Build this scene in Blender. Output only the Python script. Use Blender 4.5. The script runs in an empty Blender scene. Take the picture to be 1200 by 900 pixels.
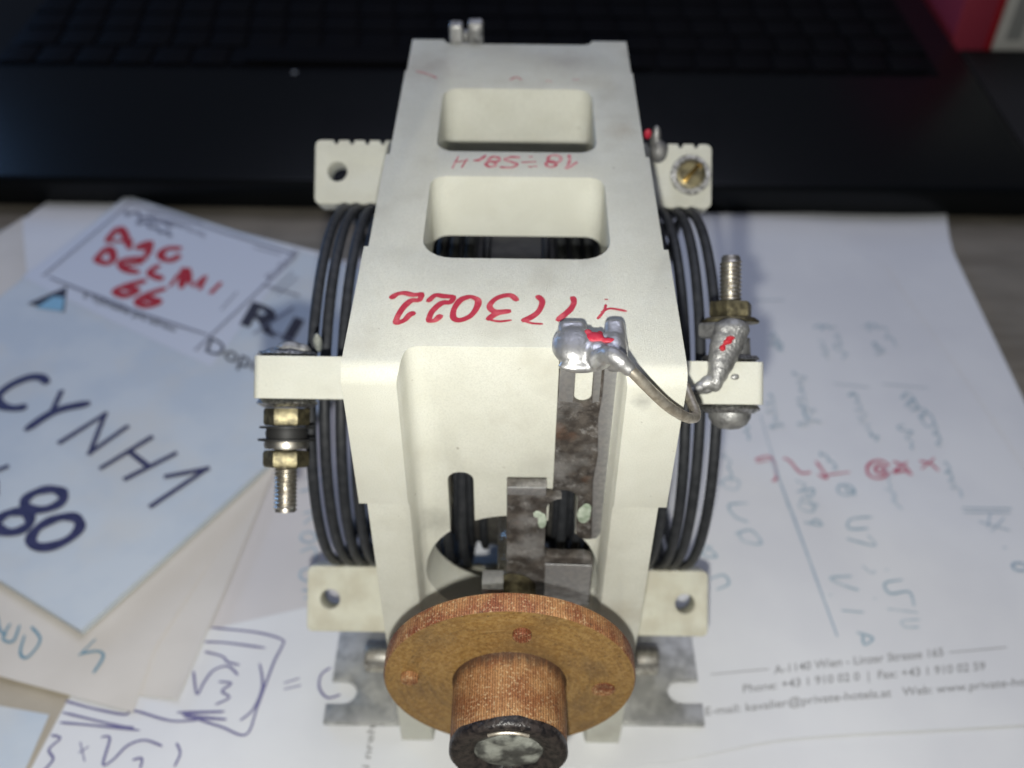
import bpy, bmesh, math, random
from mathutils import Vector, Matrix
random.seed(7)
S = 0.01          # everything below is written in centimetres, x right, y away, z up; z = 0 is the top of the ceramic frame
ZT = 13.1         # height of that top above the paper
scene = bpy.context.scene
COL = scene.collection
rad = math.radians
def W(p): return Vector((p[0]*S, p[1]*S, (p[2]+ZT)*S))

# ------------------------------------------------------------------ camera
CP = Vector((.059, -12.931, 12.07)); PITCH, YAW, ROLL, FPX = .761, .007, .008, 1208.6
cp_, sp_ = math.cos(PITCH), math.sin(PITCH)
Rz = Matrix.Rotation(YAW, 3, 'Z')
FW, UP, RT = Rz @ Vector((0, cp_, -sp_)), Rz @ Vector((0, sp_, cp_)), Rz @ Vector((1, 0, 0))
cr_, sr_ = math.cos(ROLL), math.sin(ROLL)
RT, UP = cr_*RT + sr_*UP, -sr_*RT + cr_*UP
cam = bpy.data.objects.new('camera', bpy.data.cameras.new('camera')); COL.objects.link(cam)
M3 = Matrix((RT, UP, -FW)).transposed()
cam.matrix_world = Matrix.Translation(W(CP)) @ M3.to_4x4()
cam.data.sensor_width = 36; cam.data.lens = 36*FPX/1200
cam.data.clip_start = .005; cam.data.clip_end = 20
cam.data.dof.use_dof = True; cam.data.dof.focus_distance = .172; cam.data.dof.aperture_fstop = 16.5
scene.camera = cam

# ------------------------------------------------------------------ world and lamps
world = bpy.data.worlds.new('World'); scene.world = world; world.use_nodes = True
world.node_tree.nodes['Background'].inputs[0].default_value = (.62, .66, .80, 1)
world.node_tree.nodes['Background'].inputs[1].default_value = .045
def lamp(name, kind, loc, energy, col, target=None, **kw):
    l = bpy.data.lights.new(name, kind); l.energy = energy; l.color = col
    for k, v in kw.items(): setattr(l, k, v)
    o = bpy.data.objects.new(name, l); COL.objects.link(o); o.location = W(loc)
    if target is not None: o.rotation_euler = (W(target)-W(loc)).to_track_quat('-Z', 'Y').to_euler()
    return o
fl = CP - 1.9*UP - .35*RT
lamp('camera_flash', 'POINT', fl, 2.1, (1, .985, .92), shadow_soft_size=.0028)
lamp('ceiling_lamp', 'AREA', (5, 95, 150), 8.5, (.74, .78, 1), (0, 5, 0), shape='DISK', size=1.1)
lamp('monitor_glow', 'AREA', (-66, 58, 12), 1.0, (.25, .5, 1), (-8, 8, -13), shape='RECTANGLE', size=.18, size_y=.14)
vs = scene.view_settings; vs.view_transform = 'Standard'; vs.look = 'None'; vs.exposure = .17; vs.gamma = 1; vs.use_curve_mapping = False

# ------------------------------------------------------------------ pixel helper: where a line of sight meets a level
def at(u, v, ax, val):
    d = FW*FPX + RT*(u-600) - UP*(v-450)
    return CP + d*((val-CP[ax])/d[ax])

# ------------------------------------------------------------------ mesh helpers
def tag(o, label=None, cat=None, group=None, kind=None):
    if label: o['label'] = label
    if cat: o['category'] = cat
    if group: o['group'] = group
    if kind: o['kind'] = kind
    return o
def empty(name, label, cat, loc=(0, 0, -ZT), group=None):
    o = bpy.data.objects.new(name, None); COL.objects.link(o); o.location = W(loc)
    o.empty_display_size = .01
    return tag(o, label, cat, group)
def link(name, me, mat, parent=None, smooth=30):
    o = bpy.data.objects.new(name, me); COL.objects.link(o)
    if mat is not None:
        me.materials.clear(); me.materials.append(mat)
    if smooth:
        bm = bmesh.new(); bm.from_mesh(me)
        for f in bm.faces: f.smooth = True
        for e in bm.edges:
            e.smooth = not (len(e.link_faces) == 2 and e.calc_face_angle(0) > rad(smooth))
        bm.to_mesh(me); bm.free()
    if parent is not None:
        o.parent = parent
        o.matrix_parent_inverse = Matrix.Translation(-parent_world(parent))
    return o
def parent_world(p):
    v = Vector((0, 0, 0))
    if p.type == 'EMPTY': v = p.location.copy()
    return v
def build(name, bm, mat, parent=None, smooth=30):
    """bm holds centimetre coordinates"""
    bmesh.ops.recalc_face_normals(bm, faces=bm.faces)
    for v in bm.verts: v.co = W(v.co)
    me = bpy.data.meshes.new(name); bm.to_mesh(me); bm.free()
    return link(name, me, mat, parent, smooth)
def box(bm, a, b, bev=0, mat=None, seg=2):
    r = bmesh.ops.create_cube(bm, size=1)
    vs_ = r['verts']
    for v in vs_: v.co = Vector([(a[i]+b[i])/2 + v.co[i]*(b[i]-a[i]) for i in range(3)])
    if bev:
        es = list({e for v in vs_ for e in v.link_edges})
        q = bmesh.ops.bevel(bm, geom=es, offset=bev, segments=seg, profile=.5, affect='EDGES')
        vs_ = list({v for f in q['faces'] for v in f.verts} | {v for v in vs_ if v.is_valid})
    if mat is not None:
        for v in vs_: v.co = mat @ v.co
    return vs_
def frame_mat(o, zdir, xdir=None):
    z = Vector(zdir).normalized()
    x = Vector(xdir) if xdir else (Vector((1, 0, 0)) if abs(z.x) < .9 else Vector((0, 1, 0)))
    x = (x - z*x.dot(z)).normalized(); y = z.cross(x)
    m = Matrix((x, y, z)).transposed().to_4x4(); m.translation = Vector(o); return m
def lathe(bm, prof, m, n=32, close=True, jitter=0):
    """prof = [(radius, height)] turned round the local z axis"""
    rings = []
    for r, h in prof:
        if r < 1e-5: rings.append([bm.verts.new(m @ Vector((0, 0, h)))])
        else:
            rings.append([bm.verts.new(m @ Vector((r*(1+jitter*random.uniform(-1, 1))*math.cos(2*math.pi*i/n), r*(1+jitter*random.uniform(-1, 1))*math.sin(2*math.pi*i/n), h+jitter*.6*random.uniform(-1, 1)*r))) for i in range(n)])
    for a, b in zip(rings, rings[1:]):
        if len(a) == 1 and len(b) == 1: continue
        for i in range(n):
            j = (i+1) % n
            if len(a) == 1: bm.faces.new((a[0], b[i], b[j]))
            elif len(b) == 1: bm.faces.new((a[i], a[j], b[0]))
            else: bm.faces.new((a[i], a[j], b[j], b[i]))
    return bm
def tube(bm, pts, radii, n=10, cap=True):
    pts = [Vector(p) for p in pts]
    if not isinstance(radii, (list, tuple)): radii = [radii]*len(pts)
    rings = []; ref = None
    for i, p in enumerate(pts):
        t = (pts[min(i+1, len(pts)-1)] - pts[max(i-1, 0)]).normalized()
        if ref is None: ref = t.orthogonal().normalized()
        ref = (ref - t*ref.dot(t)).normalized(); b = t.cross(ref)
        rings.append([bm.verts.new(p + (ref*math.cos(2*math.pi*k/n) + b*math.sin(2*math.pi*k/n))*radii[i]) for k in range(n)])
    for a, b in zip(rings, rings[1:]):
        for k in range(n): bm.faces.new((a[k], a[(k+1) % n], b[(k+1) % n], b[k]))
    if cap: bm.faces.new(rings[0]); bm.faces.new(rings[-1])
def spline(pts, n=8):
    P = [Vector(p) for p in pts]; out = []
    for i in range(len(P)-1):
        a, b, c, d = P[max(i-1, 0)], P[i], P[i+1], P[min(i+2, len(P)-1)]
        for k in range(n):
            t = k/n
            out.append(.5*((2*b) + (c-a)*t + (2*a-5*b+4*c-d)*t*t + (3*b-a-3*c+d)*t**3))
    return out + [P[-1]]
def outline_plate(bm, pts, m, t, holes=()):
    """flat plate with outline pts (2D) and round holes, thickness t along local z, joined into bm"""
    cu = bpy.data.curves.new('tmp', 'CURVE'); cu.dimensions = '2D'; cu.fill_mode = 'BOTH'; cu.extrude = t/2 - .02
    cu.bevel_depth = .02; cu.offset = -.02; cu.bevel_resolution = 1
    for ring in [pts] + list(holes):
        sp = cu.splines.new('POLY'); sp.points.add(len(ring)-1); sp.use_cyclic_u = True
        for q, p in zip(ring, sp.points): p.co = (q[0], q[1], 0, 1)
    o = bpy.data.objects.new('tmp', cu); COL.objects.link(o)
    me = bpy.data.meshes.new_from_object(o.evaluated_get(bpy.context.evaluated_depsgraph_get()))
    bpy.data.objects.remove(o); bpy.data.curves.remove(cu)
    me.transform(Matrix.Translation((0, 0, t/2))); me.transform(m)
    bm.from_mesh(me); bpy.data.meshes.remove(me)
    bmesh.ops.remove_doubles(bm, verts=bm.verts, dist=.0005)
def arc(cx, cy, r, a0, a1, n=10):
    return [(cx+r*math.cos(rad(a0+(a1-a0)*i/n)), cy+r*math.sin(rad(a0+(a1-a0)*i/n))) for i in range(n+1)]
def rrect(x0, y0, x1, y1, r, n=6):
    rs = r if isinstance(r, (list, tuple)) else [r]*4
    return (arc(x1-rs[0], y1-rs[0], rs[0], 0, 90, n) + arc(x0+rs[1], y1-rs[1], rs[1], 90, 180, n)
            + arc(x0+rs[2], y0+rs[2], rs[2], 180, 270, n) + arc(x1-rs[3], y0+rs[3], rs[3], 270, 360, n))
def prism(bm, pts, m, h0, h1):
    a = [bm.verts.new(m @ Vector((p[0], p[1], h0))) for p in pts]
    b = [bm.verts.new(m @ Vector((p[0], p[1], h1))) for p in pts]
    bm.faces.new(a[::-1]); bm.faces.new(b)
    for i in range(len(pts)):
        j = (i+1) % len(pts); bm.faces.new((a[i], a[j], b[j], b[i]))
def raw(bm):
    bmesh.ops.recalc_face_normals(bm, faces=bm.faces)
    me = bpy.data.meshes.new('tmp'); bm.to_mesh(me); bm.free()
    o = bpy.data.objects.new('tmp', me); COL.objects.link(o); return o
def blob(spheres, vox=.035, smooth=4, extra=None):
    """soft melted lump made of merged ellipsoids, returned as a bmesh in centimetres"""
    bm = bmesh.new()
    for c, r in spheres:
        r = r if isinstance(r, (list, tuple)) else (r, r, r)
        q = bmesh.ops.create_icosphere(bm, subdivisions=3, radius=1)
        for v in q['verts']: v.co = Vector((v.co.x*r[0]+c[0], v.co.y*r[1]+c[1], v.co.z*r[2]+c[2]))
    if extra: extra(bm)
    o = raw(bm)
    md = o.modifiers.new('r', 'REMESH'); md.mode = 'VOXEL'; md.voxel_size = vox
    sm = o.modifiers.new('s', 'SMOOTH'); sm.iterations = smooth; sm.factor = .5
    me = bpy.data.meshes.new_from_object(o.evaluated_get(bpy.context.evaluated_depsgraph_get()))
    bpy.data.objects.remove(o)
    b2 = bmesh.new(); b2.from_mesh(me); bpy.data.meshes.remove(me); return b2

# ------------------------------------------------------------------ materials
def mat(name, col, rough=.5, metal=0, spec=.5, col2=None, scale=8, lo=.4, hi=.6, bump=0, bscale=60, detail=6, coords='Object', extra=None, rough2=None):
    m = bpy.data.materials.new(name); m.use_nodes = True; nt = m.node_tree; N = nt.nodes; L = nt.links
    b = N['Principled BSDF']; b.inputs['Base Color'].default_value = (*col, 1); b.inputs['Roughness'].default_value = rough
    b.inputs['Metallic'].default_value = metal; b.inputs['Specular IOR Level'].default_value = spec
    tc = N.new('ShaderNodeTexCoord'); mp = N.new('ShaderNodeMapping'); L.new(tc.outputs[coords], mp.inputs[0])
    mp.inputs['Scale'].default_value = (100, 100, 100)      # object space in centimetres
    cs = None
    if col2:
        no = N.new('ShaderNodeTexNoise'); no.inputs['Scale'].default_value = scale; no.inputs['Detail'].default_value = detail; L.new(mp.outputs[0], no.inputs[0])
        rp = N.new('ShaderNodeValToRGB'); rp.color_ramp.elements[0].position = lo; rp.color_ramp.elements[1].position = hi
        rp.color_ramp.elements[0].color = (*col, 1); rp.color_ramp.elements[1].color = (*col2, 1)
        L.new(no.outputs[0], rp.inputs[0]); cs = rp.outputs[0]; L.new(cs, b.inputs['Base Color'])
        if rough2 is not None:
            mr = N.new('ShaderNodeMapRange'); L.new(no.outputs[0], mr.inputs[0]); mr.inputs[1].default_value = lo; mr.inputs[2].default_value = hi
            mr.inputs[3].default_value = rough; mr.inputs[4].default_value = rough2; L.new(mr.outputs[0], b.inputs['Roughness'])
    if bump:
        n2 = N.new('ShaderNodeTexNoise'); n2.inputs['Scale'].default_value = bscale; n2.inputs['Detail'].default_value = 3; L.new(mp.outputs[0], n2.inputs[0])
        bp = N.new('ShaderNodeBump'); bp.inputs['Strength'].default_value = bump; bp.inputs['Distance'].default_value = .0004
        L.new(n2.outputs[0], bp.inputs['Height']); L.new(bp.outputs[0], b.inputs['Normal'])
    if extra: extra(nt, N, L, b, mp, cs)
    return m
def layer(nt, N, L, b, mp, cs, col, scale, lo, hi, detail=5, fac=1, stretch=None, rgh=.5):
    src = b.inputs['Base Color'].links[0].from_socket if b.inputs['Base Color'].links else None
    no = N.new('ShaderNodeTexNoise'); no.inputs['Scale'].default_value = scale; no.inputs['Detail'].default_value = detail; no.inputs['Roughness'].default_value = rgh
    if stretch:
        m2 = N.new('ShaderNodeMapping'); m2.inputs['Scale'].default_value = stretch; L.new(mp.outputs[0], m2.inputs[0]); L.new(m2.outputs[0], no.inputs[0])
    else: L.new(mp.outputs[0], no.inputs[0])
    mr = N.new('ShaderNodeMapRange'); L.new(no.outputs[0], mr.inputs[0]); mr.inputs[1].default_value = lo; mr.inputs[2].default_value = hi; mr.inputs[4].default_value = fac
    mx = N.new('ShaderNodeMix'); mx.data_type = 'RGBA'; L.new(mr.outputs[0], mx.inputs[0])
    if src is not None: L.new(src, mx.inputs[6])
    else: mx.inputs[6].default_value = b.inputs['Base Color'].default_value
    mx.inputs[7].default_value = (*col, 1); L.new(mx.outputs[2], b.inputs['Base Color'])
def ceramic_extra(nt, N, L, b, mp, cs):
    layer(nt, N, L, b, mp, cs, (.36, .32, .24), .7, .56, .78, 8, .42)      # broad handling grime
    layer(nt, N, L, b, mp, cs, (.56, .56, .49), 45, .44, .66, 3, .55)          # fine chalky grain
    layer(nt, N, L, b, mp, cs, (.20, .17, .12), 5.5, .735, .77, 3, .55)       # small dark specks
    # soot and flux marks, each at its own place on the frame
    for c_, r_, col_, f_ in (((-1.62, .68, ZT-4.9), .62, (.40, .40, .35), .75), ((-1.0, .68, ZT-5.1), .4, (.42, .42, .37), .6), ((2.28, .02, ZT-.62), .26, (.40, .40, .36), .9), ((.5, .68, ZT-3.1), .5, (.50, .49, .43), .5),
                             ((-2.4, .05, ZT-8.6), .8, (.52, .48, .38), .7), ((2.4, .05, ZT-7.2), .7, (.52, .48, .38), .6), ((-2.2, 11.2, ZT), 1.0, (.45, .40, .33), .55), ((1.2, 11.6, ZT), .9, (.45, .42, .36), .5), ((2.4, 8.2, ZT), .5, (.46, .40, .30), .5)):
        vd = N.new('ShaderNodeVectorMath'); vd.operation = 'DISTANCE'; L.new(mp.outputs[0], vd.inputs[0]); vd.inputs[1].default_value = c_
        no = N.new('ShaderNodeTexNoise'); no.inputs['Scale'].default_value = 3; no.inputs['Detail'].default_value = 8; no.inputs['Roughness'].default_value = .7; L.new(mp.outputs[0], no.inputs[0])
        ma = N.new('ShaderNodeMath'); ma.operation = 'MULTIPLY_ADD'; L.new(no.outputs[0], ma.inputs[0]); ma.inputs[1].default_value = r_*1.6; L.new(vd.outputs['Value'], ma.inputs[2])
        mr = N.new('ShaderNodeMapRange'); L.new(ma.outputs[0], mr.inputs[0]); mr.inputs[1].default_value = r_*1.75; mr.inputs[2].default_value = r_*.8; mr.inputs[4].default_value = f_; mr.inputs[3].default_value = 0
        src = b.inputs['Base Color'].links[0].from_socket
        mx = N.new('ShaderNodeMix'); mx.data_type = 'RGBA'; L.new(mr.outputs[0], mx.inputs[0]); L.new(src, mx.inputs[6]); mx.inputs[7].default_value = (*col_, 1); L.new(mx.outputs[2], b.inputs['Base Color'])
    b.inputs['Subsurface Weight'].default_value = .12; b.inputs['Subsurface Radius'].default_value = (.0012, .001, .0007)
CER = mat('steatite ceramic', (.735, .737, .655), .62, spec=.25, col2=(.695, .695, .61), scale=1.2, bump=.55, bscale=85, extra=ceramic_extra)
def dirty_extra(nt, N, L, b, mp, cs):
    layer(nt, N, L, b, mp, cs, (.34, .27, .12), 1.3, .50, .66, 6, .6)
CERD = mat('stained ceramic', (.70, .69, .57), .62, spec=.3, col2=(.60, .57, .45), scale=1.6, bump=.25, bscale=50, extra=ceramic_extra)
WIRE = mat('black enamelled wire', (.020, .022, .026), .55, spec=.35, col2=(.036, .038, .043), scale=5, lo=.4, hi=.7, bump=.08, bscale=30)
SOLD = mat('bright solder', (.66, .66, .655), .36, .85, col2=(.38, .38, .385), scale=3, rough2=.55, bump=.3, bscale=12)
SOLDD = mat('dull solder', (.50, .50, .49), .45, .75, col2=(.20, .20, .20), scale=3.5, lo=.36, hi=.64, rough2=.62, bump=.6, bscale=18)
CRUST = mat('foil washer crust', (.62, .62, .62), .35, 1, col2=(.2, .2, .2), scale=14, rough2=.5, bump=.9, bscale=24)
ZINC = mat('zinc plated steel', (.60, .60, .57), .48, .7, col2=(.40, .40, .385), scale=2.5, rough2=.55, bump=.15, bscale=30)
ALU = mat('aluminium', (.50, .50, .50), .45, .8, col2=(.40, .40, .41), scale=8, rough2=.55, bump=.2, bscale=40)
STEEL = mat('plated stud', (.72, .70, .64), .36, 1, col2=(.40, .37, .32), scale=9, rough2=.5)
BRASS = mat('tarnished brass', (.30, .265, .16), .5, .9, col2=(.13, .115, .075), scale=6, rough2=.5, bump=.2, bscale=20)
BRASSB = mat('bright brass', (.80, .52, .16), .25, 1)
DARKW = mat('black rubber', (.02, .02, .02), .6)
COPPERW = mat('tinned copper wire', (.70, .65, .55), .40, .8, col2=(.46, .41, .33), scale=7, rough2=.45)
def ox_extra(nt, N, L, b, mp, cs):
    layer(nt, N, L, b, mp, cs, (.15, .06, .025), .8, .58, .68, 4, .7)
    layer(nt, N, L, b, mp, cs, (.34, .335, .33), 1.1, .50, .68, 8, .6)
    layer(nt, N, L, b, mp, cs, (.50, .49, .48), 2.8, .53, .66, 15, .7, None, .85)
    layer(nt, N, L, b, mp, cs, (.015, .012, .011), 6, .55, .66, 12, .6, None, .75)
ROTOR = mat('ceramic with painted shade', (.07, .068, .06), .6, col2=(.045, .042, .04), scale=3)  # rotor ceramic coloured dark to stand in for the shade inside the frame
OXID = mat('corroded contact strip', (.050, .042, .037), .55, .3, col2=(.10, .086, .075), scale=5, bump=.6, bscale=26, extra=ox_extra)
GREEN = mat('verdigris', (.26, .32, .24), .8, col2=(.46, .52, .43), scale=5, bump=.6, bscale=16)
REDINK = mat('red ink', (.42, .015, .04), .55, col2=(.60, .10, .12), scale=5, lo=.48, hi=.72)
REDFADE = mat('faded red ink', (.50, .10, .13), .6, col2=(.66, .36, .36), scale=7, lo=.42, hi=.62)
REDPEN = mat('red felt pen', (.45, .012, .025), .6)
def tuf_extra(nt, N, L, b, mp, cs):
    # woven cloth laminate: fine broken lines along the layers
    src = b.inputs['Base Color'].links[0].from_socket
    for sc_, dist, f, lo_, hi_ in ((6.5, 3.5, .75, .38, 1.35), (2.1, 1.5, .25, .55, 1.15)):
        wv = N.new('ShaderNodeTexWave'); wv.bands_direction = 'X'; wv.inputs['Scale'].default_value = sc_; wv.inputs['Distortion'].default_value = dist; wv.inputs['Detail'].default_value = 4; wv.inputs['Detail Scale'].default_value = 5
        L.new(mp.outputs[0], wv.inputs[0])
        mx = N.new('ShaderNodeMix'); mx.data_type = 'RGBA'; mx.blend_type = 'MULTIPLY'; mx.inputs[0].default_value = f
        rp = N.new('ShaderNodeValToRGB'); rp.color_ramp.elements[0].color = (lo_, lo_*.85, lo_*.75, 1); rp.color_ramp.elements[1].color = (hi_, hi_*.96, hi_*.86, 1)
        L.new(wv.outputs[0], rp.inputs[0]); L.new(src, mx.inputs[6]); L.new(rp.outputs[0], mx.inputs[7]); L.new(mx.outputs[2], b.inputs['Base Color']); src = mx.outputs[2]
    layer(nt, N, L, b, mp, cs, (.60, .46, .27), 22, .57, .67, 3, .6)
    layer(nt, N, L, b, mp, cs, (.05, .025, .02), 15, .62, .70, 4, .6)
def hub_extra(nt, N, L, b, mp, cs):
    tuf_extra(nt, N, L, b, mp, cs)
    # uneven dark band in the corner against the flange
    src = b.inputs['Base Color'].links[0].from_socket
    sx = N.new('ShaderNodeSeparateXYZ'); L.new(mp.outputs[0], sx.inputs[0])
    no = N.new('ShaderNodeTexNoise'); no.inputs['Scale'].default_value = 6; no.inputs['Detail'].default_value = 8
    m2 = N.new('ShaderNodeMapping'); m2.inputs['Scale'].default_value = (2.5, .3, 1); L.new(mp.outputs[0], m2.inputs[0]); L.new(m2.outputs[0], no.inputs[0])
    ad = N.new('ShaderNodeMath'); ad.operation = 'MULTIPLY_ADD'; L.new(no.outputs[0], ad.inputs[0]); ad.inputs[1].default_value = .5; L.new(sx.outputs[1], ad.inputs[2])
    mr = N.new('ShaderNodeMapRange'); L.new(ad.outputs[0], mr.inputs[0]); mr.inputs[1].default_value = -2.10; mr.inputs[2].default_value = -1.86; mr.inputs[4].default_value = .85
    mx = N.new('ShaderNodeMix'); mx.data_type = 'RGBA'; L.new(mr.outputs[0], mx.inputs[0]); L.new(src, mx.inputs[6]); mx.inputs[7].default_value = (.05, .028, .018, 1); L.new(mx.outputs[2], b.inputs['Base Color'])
TUFR = mat('cloth laminate edge', (.19, .065, .034), .6, spec=.3, col2=(.34, .18, .085), scale=2.2, lo=.4, hi=.62, bump=.45, bscale=26, extra=tuf_extra)
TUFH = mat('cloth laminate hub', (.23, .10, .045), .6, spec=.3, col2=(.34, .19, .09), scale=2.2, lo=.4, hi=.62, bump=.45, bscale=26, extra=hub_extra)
def tuff_extra(nt, N, L, b, mp, cs):
    # lathe tool marks: streaks that run round the centre
    sx = N.new('ShaderNodeSeparateXYZ'); L.new(mp.outputs[0], sx.inputs[0])
    def mth(op, a, b_=0):
        n_ = N.new('ShaderNodeMath'); n_.operation = op
        for k_, v_ in ((0, a), (1, b_)):
            if isinstance(v_, (int, float)): n_.inputs[k_].default_value = v_
            else: L.new(v_, n_.inputs[k_])
        return n_.outputs[0]
    x_ = mth('ADD', sx.outputs[0], .02); z_ = mth('ADD', sx.outputs[2], -(ZT-6.61))
    r_ = mth('SQRT', mth('ADD', mth('MULTIPLY', x_, x_), mth('MULTIPLY', z_, z_)))
    a_ = mth('ARCTAN2', z_, x_)
    cb = N.new('ShaderNodeCombineXYZ'); L.new(mth('MULTIPLY', r_, 7.0), cb.inputs[0]); L.new(mth('MULTIPLY', a_, .9), cb.inputs[1])
    class Q: outputs = [cb.outputs[0]]
    layer(nt, N, L, b, Q, cs, (.085, .045, .022), 1.0, .48, .70, 6, .55, None, .7)
    layer(nt, N, L, b, Q, cs, (.44, .31, .15), 2.3, .54, .72, 6, .4, None, .7)
    layer(nt, N, L, b, mp, cs, (.13, .08, .04), .9, .50, .70, 7, .65)
    layer(nt, N, L, b, mp, cs, (.38, .24, .10), 12, .57, .68, 3, .45)
    layer(nt, N, L, b, mp, cs, (.05, .03, .02), 16, .62, .70, 3, .6)
TUFF = mat('cloth laminate face', (.235, .128, .037), .42, spec=.5, col2=(.32, .195, .065), scale=14, bump=.35, bscale=30, extra=tuff_extra)
TAR = mat('black varnish', (.008, .007, .008), .38, col2=(.035, .028, .026), scale=9, bump=.6, bscale=14)
EPOXY = mat('clouded resin', (.06, .062, .058), .4, col2=(.27, .28, .25), scale=3.2, bump=.5, bscale=14)
def paper_extra(nt, N, L, b, mp, cs):
    pass
PAPER = mat('white paper', (.78, .79, .80), .85, spec=.2, col2=(.73, .74, .76), scale=.25, bump=.1, bscale=10)
PAPERW = mat('warm white paper', (.72, .68, .62), .85, spec=.2, col2=(.66, .62, .56), scale=.3, bump=.1, bscale=10)
PAPERG = mat('greyish paper', (.66, .635, .63), .85, spec=.2, col2=(.62, .60, .60), scale=.3, bump=.1, bscale=10)
def env_extra(nt, N, L, b, mp, cs):
    layer(nt, N, L, b, mp, cs, (.66, .66, .63), .35, .5, .7, 4, .6)
ENV = mat('bluish envelope paper', (.62, .68, .73), .8, spec=.25, col2=(.56, .63, .70), scale=.5, bump=.15, bscale=3, extra=env_extra)
STICK = mat('white sticker', (.66, .70, .78), .55, spec=.4)
KRAFT = mat('tan paper', (.50, .45, .36), .8, spec=.2, col2=(.44, .39, .31), scale=.6)
NAVY = mat('navy marker', (.020, .022, .085), .6, col2=(.035, .035, .11), scale=4)
PEN = mat('violet ballpoint', (.16, .15, .30), .6)
TEAL = mat('teal pen', (.16, .30, .38), .6)
FADE = mat('faded blue pen', (.33, .45, .52), .7, col2=(.58, .64, .68), scale=1.3, lo=.4, hi=.62)
FADEB = mat('blue pen', (.33, .43, .52), .7, col2=(.43, .52, .58), scale=2)
FADER = mat('faded red pen', (.50, .08, .15), .7, col2=(.60, .30, .35), scale=1.6)
PRINT = mat('grey print', (.30, .30, .30), .6)
PRINTB = mat('black print', (.03, .03, .05), .6)
PRINTS = mat('pale grey print', (.20, .21, .28), .6)
PRINTC = mat('blue print', (.25, .50, .68), .5)
def wood_extra(nt, N, L, b, mp, cs):
    layer(nt, N, L, b, mp, cs, (.16, .14, .11), .5, .45, .62, 6, .6, (.25, 2.5, 1))
TABLE = mat('grey brown laminate', (.25, .225, .185), .6, spec=.3, col2=(.21, .19, .155), scale=.4, extra=wood_extra)
LAP = mat('black laptop plastic', (.004, .005, .006), .30, spec=.2, bump=.05, bscale=40)
KEY = mat('black keycaps', (.004, .004, .005), .65, spec=.05)
WELL = mat('keyboard well', (.004, .004, .005), .65, spec=.05)
CASE = mat('black leatherette', (.008, .008, .008), .65, spec=.25, bump=.3, bscale=12)
REDB = mat('red cover', (.42, .05, .09), .5)
WHITEB = mat('white carton', (.78, .78, .74), .7, col2=(.70, .70, .66), scale=.4)
GREYP = mat('grey carton print', (.35, .36, .35), .7)

# ------------------------------------------------------------------ the setting
bm = bmesh.new()
box(bm, (-75, -38, -17), (75, 75, -13.25), .2)
tag(build('table_top', bm, TABLE), kind='structure')

# papers share one gentle undulation, so that they lie on each other
def wav(x, y):
    d = max(abs(x)-5.6, -1.5-y, y-14, 0)
    m = min(d/4, 1); m = m*m*(3-2*m)
    return m*.06*(2+math.sin(.36*x+.2*y)+math.sin(.23*x-.31*y+1))
def onpaper(u, v, z, off):
    p = at(u, v, 2, -13.1); return Vector((p.x, p.y, z + wav(p.x, p.y) + off))
def resample(P, n):
    d = [0]
    for a, b in zip(P, P[1:]): d.append(d[-1]+(b-a).length)
    out = []
    for i in range(n+1):
        t = d[-1]*i/n; k = 0
        while k < len(P)-2 and d[k+1] < t: k += 1
        f = (t-d[k])/max(d[k+1]-d[k], 1e-9); out.append(P[k].lerp(P[k+1], f))
    return out
def sheet(name, label, cat, top, right, bottom, left, z, mt, t=.02, n=26, curl=None):
    """top, bottom run left to right; left, right run top to bottom; a patch between the four edges"""
    E4 = [resample([at(u, v, 2, -13.1) for u, v in e], n) for e in (top, right, bottom, left)]
    T, R, B, Lf = E4; bm = bmesh.new(); G = []
    for low in (0, 1):
        g = []
        for j in range(n+1):
            row = []; fj = j/n
            for i in range(n+1):
                fi = i/n
                p = (T[i]*(1-fj)+B[i]*fj) + (Lf[j]*(1-fi)+R[j]*fi) - (T[0]*(1-fi)*(1-fj)+T[n]*fi*(1-fj)+B[0]*(1-fi)*fj+B[n]*fi*fj)
                zz = z + wav(p.x, p.y) - (t if low else 0) + (curl(fi, fj) if curl else 0)
                row.append(bm.verts.new((p.x, p.y, zz)))
            g.append(row)
        G.append(g)
    for g in G:
        for j in range(n):
            for i in range(n): bm.faces.new((g[j][i], g[j][i+1], g[j+1][i+1], g[j+1][i]))
    a, b = G
    for i in range(n):
        bm.faces.new((a[0][i], a[0][i+1], b[0][i+1], b[0][i])); bm.faces.new((a[n][i], a[n][i+1], b[n][i+1], b[n][i]))
        bm.faces.new((a[i][0], a[i+1][0], b[i+1][0], b[i][0])); bm.faces.new((a[i][n], a[i+1][n], b[i+1][n], b[i][n]))
    o = build(name, bm, mt, None, 40)
    return tag(o, label, cat, None if 'envelope paper' in mt.name else 'loose papers on the table')
def ribbon(bm, pts, w, lift):
    """flat pen stroke along 3D points; lift(x, y) gives the height"""
    P = [Vector((p[0], p[1], 0)) for p in pts]
    if len(P) == 1: P = [P[0]-Vector((w*.3, 0, 0)), P[0]+Vector((w*.3, 0, 0))]
    l, r = [], []; ribbon.n += 1; lift0 = lift; step = (ribbon.n % 40)*.00035
    for i, p in enumerate(P):
        t = P[min(i+1, len(P)-1)]-P[max(i-1, 0)]
        if t.length < 1e-6: t = Vector((1, 0, 0))
        t.normalize(); nrm = Vector((-t.y, t.x, 0))
        k = w/2*(.97+.1*math.sin(i*.45+p.x*2))
        if i in (0, len(P)-1): k *= .55
        q = p - t*w*.25 if i == 0 else (p + t*w*.25 if i == len(P)-1 else p)
        for lst, s in ((l, 1), (r, -1)):
            c = q+nrm*k*s; lst.append(bm.verts.new((c.x, c.y, lift0(c.x, c.y)+step+i*.00006)))
    for i in range(len(P)-1): bm.faces.new((l[i], l[i+1], r[i+1], r[i]))
ribbon.n = 0
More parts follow.
